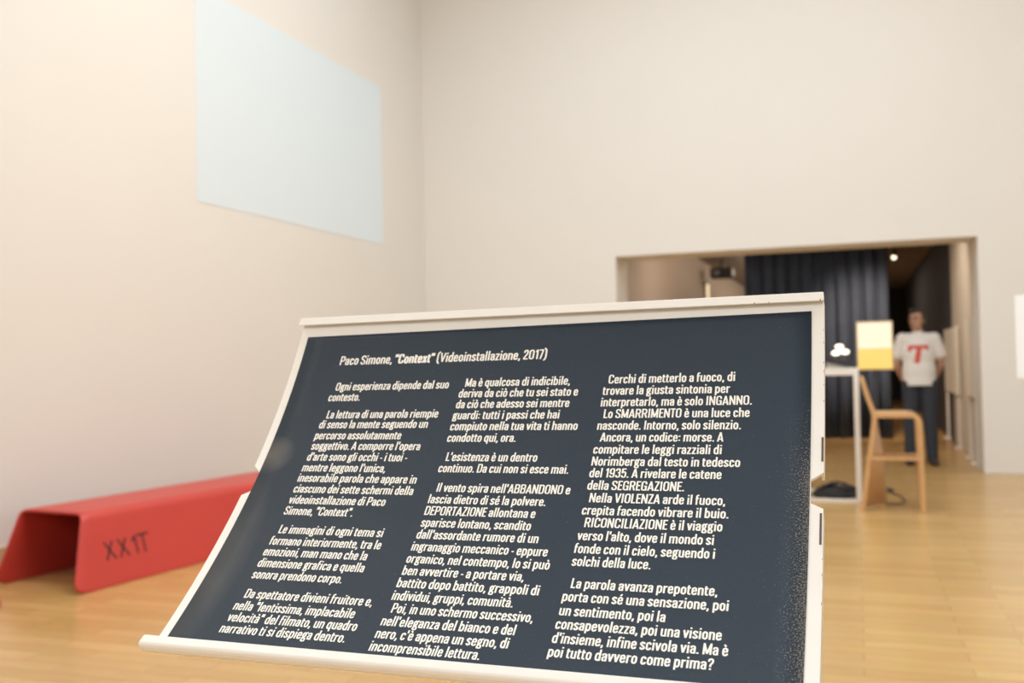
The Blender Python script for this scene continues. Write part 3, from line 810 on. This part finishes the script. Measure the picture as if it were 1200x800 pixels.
# ------------------------------------------------------------------ fittings of the back room
ct = empty('stage_curtain', (-0.54, 15.0, 0))
tag(ct, 'dark navy floor length curtain hanging across the room behind the white table', 'curtain')
V = []; F = []; NX = 260
for i in range(NX+1):
    x = -1.0 + 2.02*i/NX
    y = 0.055*math.sin(x*31) + 0.03*math.sin(x*67+1.3) + 0.02*math.sin(x*13+0.5)
    for k, z in enumerate((0.015, 0.8, 1.6, 2.4, 2.925)):
        V.append((x, y*(1.15-0.12*k), z))
for i in range(NX):
    for k in range(4): q = i*5+k; F.append((q, q+5, q+6, q+1))
o = mesh_obj('cloth', V, F, M['curtain'], ct, True); s = o.modifiers.new('solid', 'SOLIDIFY'); s.thickness = 0.006
b = MB(); b.box(-1.02, 1.04, -0.025, 0.025, 2.928, 3.0); b.build('track', M['steel'], ct, bevel=0.003)
# spotlight on the ceiling
sp_ = empty('ceiling_spotlight', (0.66, 17.4, IZ))
tag(sp_, 'small lit spotlight on the ceiling above the standing person', 'spotlight')
ax = Vector((-0.15, -0.8, -0.58)).normalized()
b = MB(); b.lathe([(0.001, -0.03), (0.05, -0.03), (0.05, 0.0), (0.001, 0.0)], n=20); b.build('mount', M['black'], sp_)
b = MB(); b.tube([(0, 0, -0.02), (0, 0, -0.12)], 0.012, 10); b.build('stem', M['black'], sp_)
b = MB(); b.lathe([(0.015, -0.09), (0.035, -0.075), (0.044, 0.0), (0.047, 0.09), (0.040, 0.09), (0.036, 0.045), (0.001, 0.045)], Vector((0, 0, -0.14)), 24, ax); b.build('head', M['black'], sp_, smooth=False)
b = MB(); b.lathe([(0.001, 0.055), (0.0345, 0.055), (0.0345, 0.080), (0.001, 0.083)], Vector((0, 0, -0.14)), 24, ax); b.build('lens', M['lens'], sp_)
# dark projector hung from the ceiling
pj = empty('ceiling_projector', (-2.24, 18.0, IZ))
tag(pj, 'black projector hanging under the ceiling by the brown inner wall', 'projector')
b = MB(); b.box(-0.20, 0.20, -0.17, 0.17, -0.34, -0.16); b.build('body', M['black'], pj, bevel=0.025)
b = MB(); b.tube([(0, 0, 0.0), (0, 0, -0.165)], 0.03, 14); b.build('bracket', M['black'], pj)
b = MB(); b.lathe([(0.001, 0), (0.055, 0), (0.06, 0.05), (0.05, 0.055), (0.04, 0.03), (0.001, 0.03)], Vector((-0.09, -0.16, -0.25)), 20, (0, -1, 0)); b.build('lens', M['steel'], pj)
# upright slim lamp on the inner wall
wl = empty('wall_lamp', (IX0, 18.2, 2.38))
tag(wl, 'slim upright lit tube lamp on the brown inner wall', 'lamp')
b = MB(); b.box(0.0005, 0.035, -0.05, 0.05, -0.24, 0.24); b.build('backplate', M['steel'], wl, bevel=0.004)
b = MB(); b.tube([(0.065, 0, -0.21), (0.065, 0, 0.21)], 0.022, 14); b.build('tube', M['wall_glow'], wl, smooth=True)
for z0 in (0.205, -0.235):
    b = MB(); b.box(0.0355, 0.085, -0.03, 0.03, z0, z0+0.03); b.build('end_cap', M['steel'], wl, bevel=0.003)
# white boards standing along the inner side wall
def board(y0, y1, z0, z1, label):
    r = empty('display_board', (IX1, (y0+y1)/2, 0)); tag(r, label, 'board'); hw = (y1-y0)/2
    b = MB(); b.box(-0.05, -0.012, -hw, hw, z0, z1); b.build('panel', M['panel_white'], r, bevel=0.004)
    for s in (-1, 1):
        b = MB(); b.box(-0.09, -0.002, s*(hw-0.08)-0.02, s*(hw-0.08)+0.02, 0.0, 0.03)
        b.box(-0.045, -0.015, s*(hw-0.08)-0.015, s*(hw-0.08)+0.015, 0.03, z0); b.build('foot', M['white_metal'], r)
    return r
board(11.55, 12.35, 0.72, 1.60, 'bright white display board just inside the doorway behind the person')
board(13.45, 15.2, 0.68, 1.54, 'long pale display board further along the inner wall behind the person')

# ------------------------------------------------------------------ the person in the doorway
def capsules(segs, voxel, name, m, parent, smooth_it=6, extra=None, cut=None, sub=None):
    """one continuous surface grown from tapered limbs: segs = [(p, rp, q, rq), ...] (radii may be (rx, ry, rz) for ellipsoids when p == q)"""
    bm = bmesh.new()
    for p, rp, q, rq in segs:
        p = Vector(p); q = Vector(q)
        if isinstance(rp, tuple):
            bmesh.ops.create_icosphere(bm, subdivisions=3, radius=1.0, matrix=Matrix.Translation(p) @ Matrix.Diagonal((*rp, 1)))
            continue
        n = max(2, int((q-p).length/(0.35*min(rp, rq))) + 1)
        for i in range(n):
            t = i/(n-1); c = p.lerp(q, t); r = rp+(rq-rp)*t
            bmesh.ops.create_icosphere(bm, subdivisions=2, radius=r, matrix=Matrix.Translation(c))
    me = bpy.data.meshes.new(name); bm.to_mesh(me); bm.free()
    o = bpy.data.objects.new(name, me); COL.objects.link(o)
    rm = o.modifiers.new('rm', 'REMESH'); rm.mode = 'VOXEL'; rm.voxel_size = voxel; rm.use_smooth_shade = True
    sm = o.modifiers.new('sm', 'SMOOTH'); sm.factor = 0.5; sm.iterations = smooth_it
    bpy.context.view_layer.update()
    dg = bpy.context.evaluated_depsgraph_get(); me2 = bpy.data.meshes.new_from_object(o.evaluated_get(dg))
    bpy.data.objects.remove(o); me2.name = name
    if cut:
        bm = bmesh.new(); bm.from_mesh(me2)
        for co, no in cut:
            bmesh.ops.bisect_plane(bm, geom=bm.verts[:]+bm.edges[:]+bm.faces[:], plane_co=co, plane_no=no, clear_outer=True)
        bm.to_mesh(me2); bm.free()
    me2.materials.clear(); me2.materials.append(m)
    for p in me2.polygons: p.use_smooth = True; p.material_index = 0
    o2 = bpy.data.objects.new(name, me2); link(o2, parent)
    return o2
PY = 11.52
per = empty('person', (0.652, PY, 0))
tag(per, 'person standing in the doorway in a white T-shirt with red letter T, dark trousers', 'person')
def both(f):
    out = []
    for s in (-1, 1): out += f(s)
    return out
hz = 1.575          # head centre
hd = Vector((-0.012, -0.012, hz))
yawh = math.radians(-28)     # looks towards the table
def hp(x, y, z):
    """head-local to person-local: x to the ear, -y to the nose"""
    return (hd.x + x*math.cos(yawh) - y*math.sin(yawh), hd.y + x*math.sin(yawh) + y*math.cos(yawh), hd.z + z)
def arm(s):
    sh = (s*0.176, 0.005, 1.375); el = (s*0.226, 0.06, 1.09); wr = (s*0.155, 0.165, 0.915)
    a = [(sh, 0.055, el, 0.041), (el, 0.041, wr, 0.027)]
    # hand: palm and five fingers, closed loosely behind the back
    w_ = Vector(wr); d = Vector((-s*0.75, 0.18, -0.62)).normalized(); side = Vector((0, 0.9, 0.25)).normalized(); side = (side - d*side.dot(d)).normalized()
    for q in (-0.024, -0.008, 0.008, 0.024): a.append((w_ + side*q*0.7, 0.018, w_ + d*0.085 + side*q, 0.0135))
    nrm_ = d.cross(side)*s
    for q, ln in ((-0.027, 0.058), (-0.009, 0.074), (0.009, 0.078), (0.027, 0.066)):
        k0 = w_ + d*0.088 + side*q; k1 = k0 + (d*0.85+nrm_*0.5).normalized()*ln*0.5; k2 = k1 + (d*0.4+nrm_*0.9).normalized()*ln*0.5
        a += [(k0, 0.0098, k1, 0.0088), (k1, 0.0088, k2, 0.0076)]
    t0 = w_ + d*0.025 + side*0.026; t1 = t0 + (d*0.6+side*0.8).normalized()*0.038; t2 = t1 + (d*0.9+side*0.35).normalized()*0.032
    a += [(t0, 0.0125, t1, 0.011), (t1, 0.011, t2, 0.009)]
    return a
def leg(s): return [((s*0.088, 0.01, 0.90), 0.085, (s*0.098, 0.0, 0.49), 0.056), ((s*0.098, 0.0, 0.49), 0.056, (s*0.108, 0.03, 0.085), 0.036),
                    ((s*0.108, 0.03, 0.06), 0.034, (s*0.125, -0.12, 0.035), 0.026)]
body = [((0, 0.01, 1.20), (0.155, 0.095, 0.22), (0, 0, 0), 0), ((0, 0.01, 0.96), (0.150, 0.10, 0.14), (0, 0, 0), 0),
        ((-0.13, 0.01, 1.365), 0.055, (0.13, 0.01, 1.365), 0.055), ((0, 0.015, 1.36), 0.062, (-0.004, 0.0, 1.47), 0.052),
        (hp(0, 0.012, 0.028), (0.074, 0.092, 0.088), (0, 0, 0), 0), (hp(0, -0.012, -0.045), (0.058, 0.070, 0.066), (0, 0, 0), 0),
        (hp(0, -0.030, -0.088), (0.036, 0.040, 0.026), (0, 0, 0), 0),
        (hp(0, -0.084, 0.008), 0.010, hp(0, -0.104, -0.026), 0.0135),                       # nose
        (hp(-0.012, -0.088, -0.03), 0.009, hp(0.012, -0.088, -0.03), 0.009),
        (hp(-0.040, -0.070, 0.030), 0.012, hp(0.040, -0.070, 0.030), 0.012),               # brow
        (hp(-0.022, -0.074, -0.056), 0.010, hp(0.022, -0.074, -0.056), 0.010)]
body += [(hp(s*0.076, 0.01, 0.012), 0.012, hp(s*0.079, 0.016, -0.022), 0.009) for s in (-1, 1)]   # ears
body += both(arm) + both(leg)
bd = capsules(body, 0.006, 'body', M['skin'], per, 4)
for s in (-1, 1):
    b = MB(); b.lathe([(max(0.0005, 0.010*math.sin(PI*i/10)), -0.006*math.cos(PI*i/10)) for i in range(11)], hp(s*0.030, -0.079, 0.010), 12, hp(0, -1, 0)); e_ = b.build('eye', M['eye'], per, smooth=True)
    b = MB(); b.tube([hp(s*0.016, -0.087, 0.030), hp(s*0.032, -0.085, 0.035), hp(s*0.048, -0.074, 0.030)], 0.0045, 8); b.build('eyebrow', M['hair'], per, smooth=True)
b = MB(); b.tube([hp(-0.024, -0.082, -0.056), hp(-0.010, -0.090, -0.054), hp(0, -0.0905, -0.056), hp(0.010, -0.090, -0.054), hp(0.024, -0.082, -0.056)], 0.0055, 8); b.build('mouth', M['lip'], per, smooth=True)
capsules([(hp(0, 0.030, 0.048), (0.082, 0.088, 0.082), (0, 0, 0), 0), (hp(0, -0.030, 0.098), (0.062, 0.056, 0.030), (0, 0, 0), 0),
          (hp(-0.06, 0.02, 0.03), (0.023, 0.05, 0.05), (0, 0, 0), 0), (hp(0.06, 0.02, 0.03), (0.023, 0.05, 0.05), (0, 0, 0), 0),
          (hp(0, 0.06, -0.01), (0.06, 0.045, 0.06), (0, 0, 0), 0)], 0.007, 'hair', M['hair'], per, 3)
# T-shirt
def sleeve(s): return [((s*0.160, 0.005, 1.372), 0.068, (s*0.218, 0.030, 1.205), 0.066)]
shirt = capsules([((0, 0.012, 1.20), (0.172, 0.116, 0.24), (0, 0, 0), 0), ((0, 0.012, 1.02), (0.172, 0.120, 0.26), (0, 0, 0), 0),
                  ((0, 0.012, 0.84), (0.174, 0.122, 0.38), (0, 0, 0), 0),
                  ((-0.13, 0.01, 1.365), 0.070, (0.13, 0.01, 1.365), 0.070), ((0, 0.012, 1.39), 0.075, (0, 0.01, 1.415), 0.068)] + both(sleeve),
                 0.009, 'tshirt', M['shirt'], per, 6, cut=[((0, 0, 0.865), (0, 0, -1)), ((0, 0.0, 1.437), (0, 0.35, 1))])
sm_ = shirt.modifiers.new('solid', 'SOLIDIFY'); sm_.thickness = 0.003; sm_.offset = 1
shirt['label'] = 'white T-shirt'
# red T printed across the chest, lying on the cloth
bvh = BVHTree.FromPolygons([v.co for v in shirt.data.vertices], [tuple(p.vertices) for p in shirt.data.polygons])
Vt = []; Ft = []
def patch(x0, x1, z0, z1, lean=0.0, nx=10, nz=8):
    b0 = len(Vt)
    for i in range(nx+1):
        for k in range(nz+1):
            z = z0+(z1-z0)*k/nz; x = x0+(x1-x0)*i/nx + lean*(z-1.25)
            h = bvh.ray_cast(Vector((x, -1, z)), Vector((0, 1, 0)))
            yy = h[0].y - 0.0055 if h[0] is not None else -0.12
            Vt.append((x, yy, z))
    for i in range(nx):
        for k in range(nz): q = b0+i*(nz+1)+k; Ft.append((q, q+nz+1, q+nz+2, q+1))
patch(-0.110, 0.098, 1.262, 1.302); patch(-0.110, -0.075, 1.232, 1.262); patch(0.070, 0.098, 1.245, 1.262)
patch(-0.030, 0.026, 1.105, 1.262, 0.16)
pr_ = mesh_obj('letter_print', Vt, Ft, M['red_print'], shirt); pr_['label'] = 'red letter T'
# trousers and shoes
def tleg(s): return [((s*0.086, 0.012, 0.88), 0.100, (s*0.100, 0.0, 0.49), 0.076), ((s*0.100, 0.0, 0.49), 0.076, (s*0.110, 0.025, 0.06), 0.062)]
tr = capsules([((0, 0.012, 0.93), (0.160, 0.112, 0.10), (0, 0, 0), 0)] + both(tleg), 0.009, 'trousers', M['trousers'], per, 6, cut=[((0, 0, 0.035), (0, 0, -1)), ((0, 0, 0.985), (0, 0, 1))])
tr['label'] = 'dark trousers'
for s in (-1, 1):
    capsules([((s*0.110, 0.045, 0.045), (0.043, 0.055, 0.045), (0, 0, 0), 0), ((s*0.116, -0.03, 0.045), (0.042, 0.085, 0.042), (0, 0, 0), 0), ((s*0.126, -0.12, 0.036), (0.045, 0.065, 0.034), (0, 0, 0), 0)],
             0.007, 'shoe', M['shoe'], per, 4, cut=[((0, 0, 0.002), (0, 0, -1))])
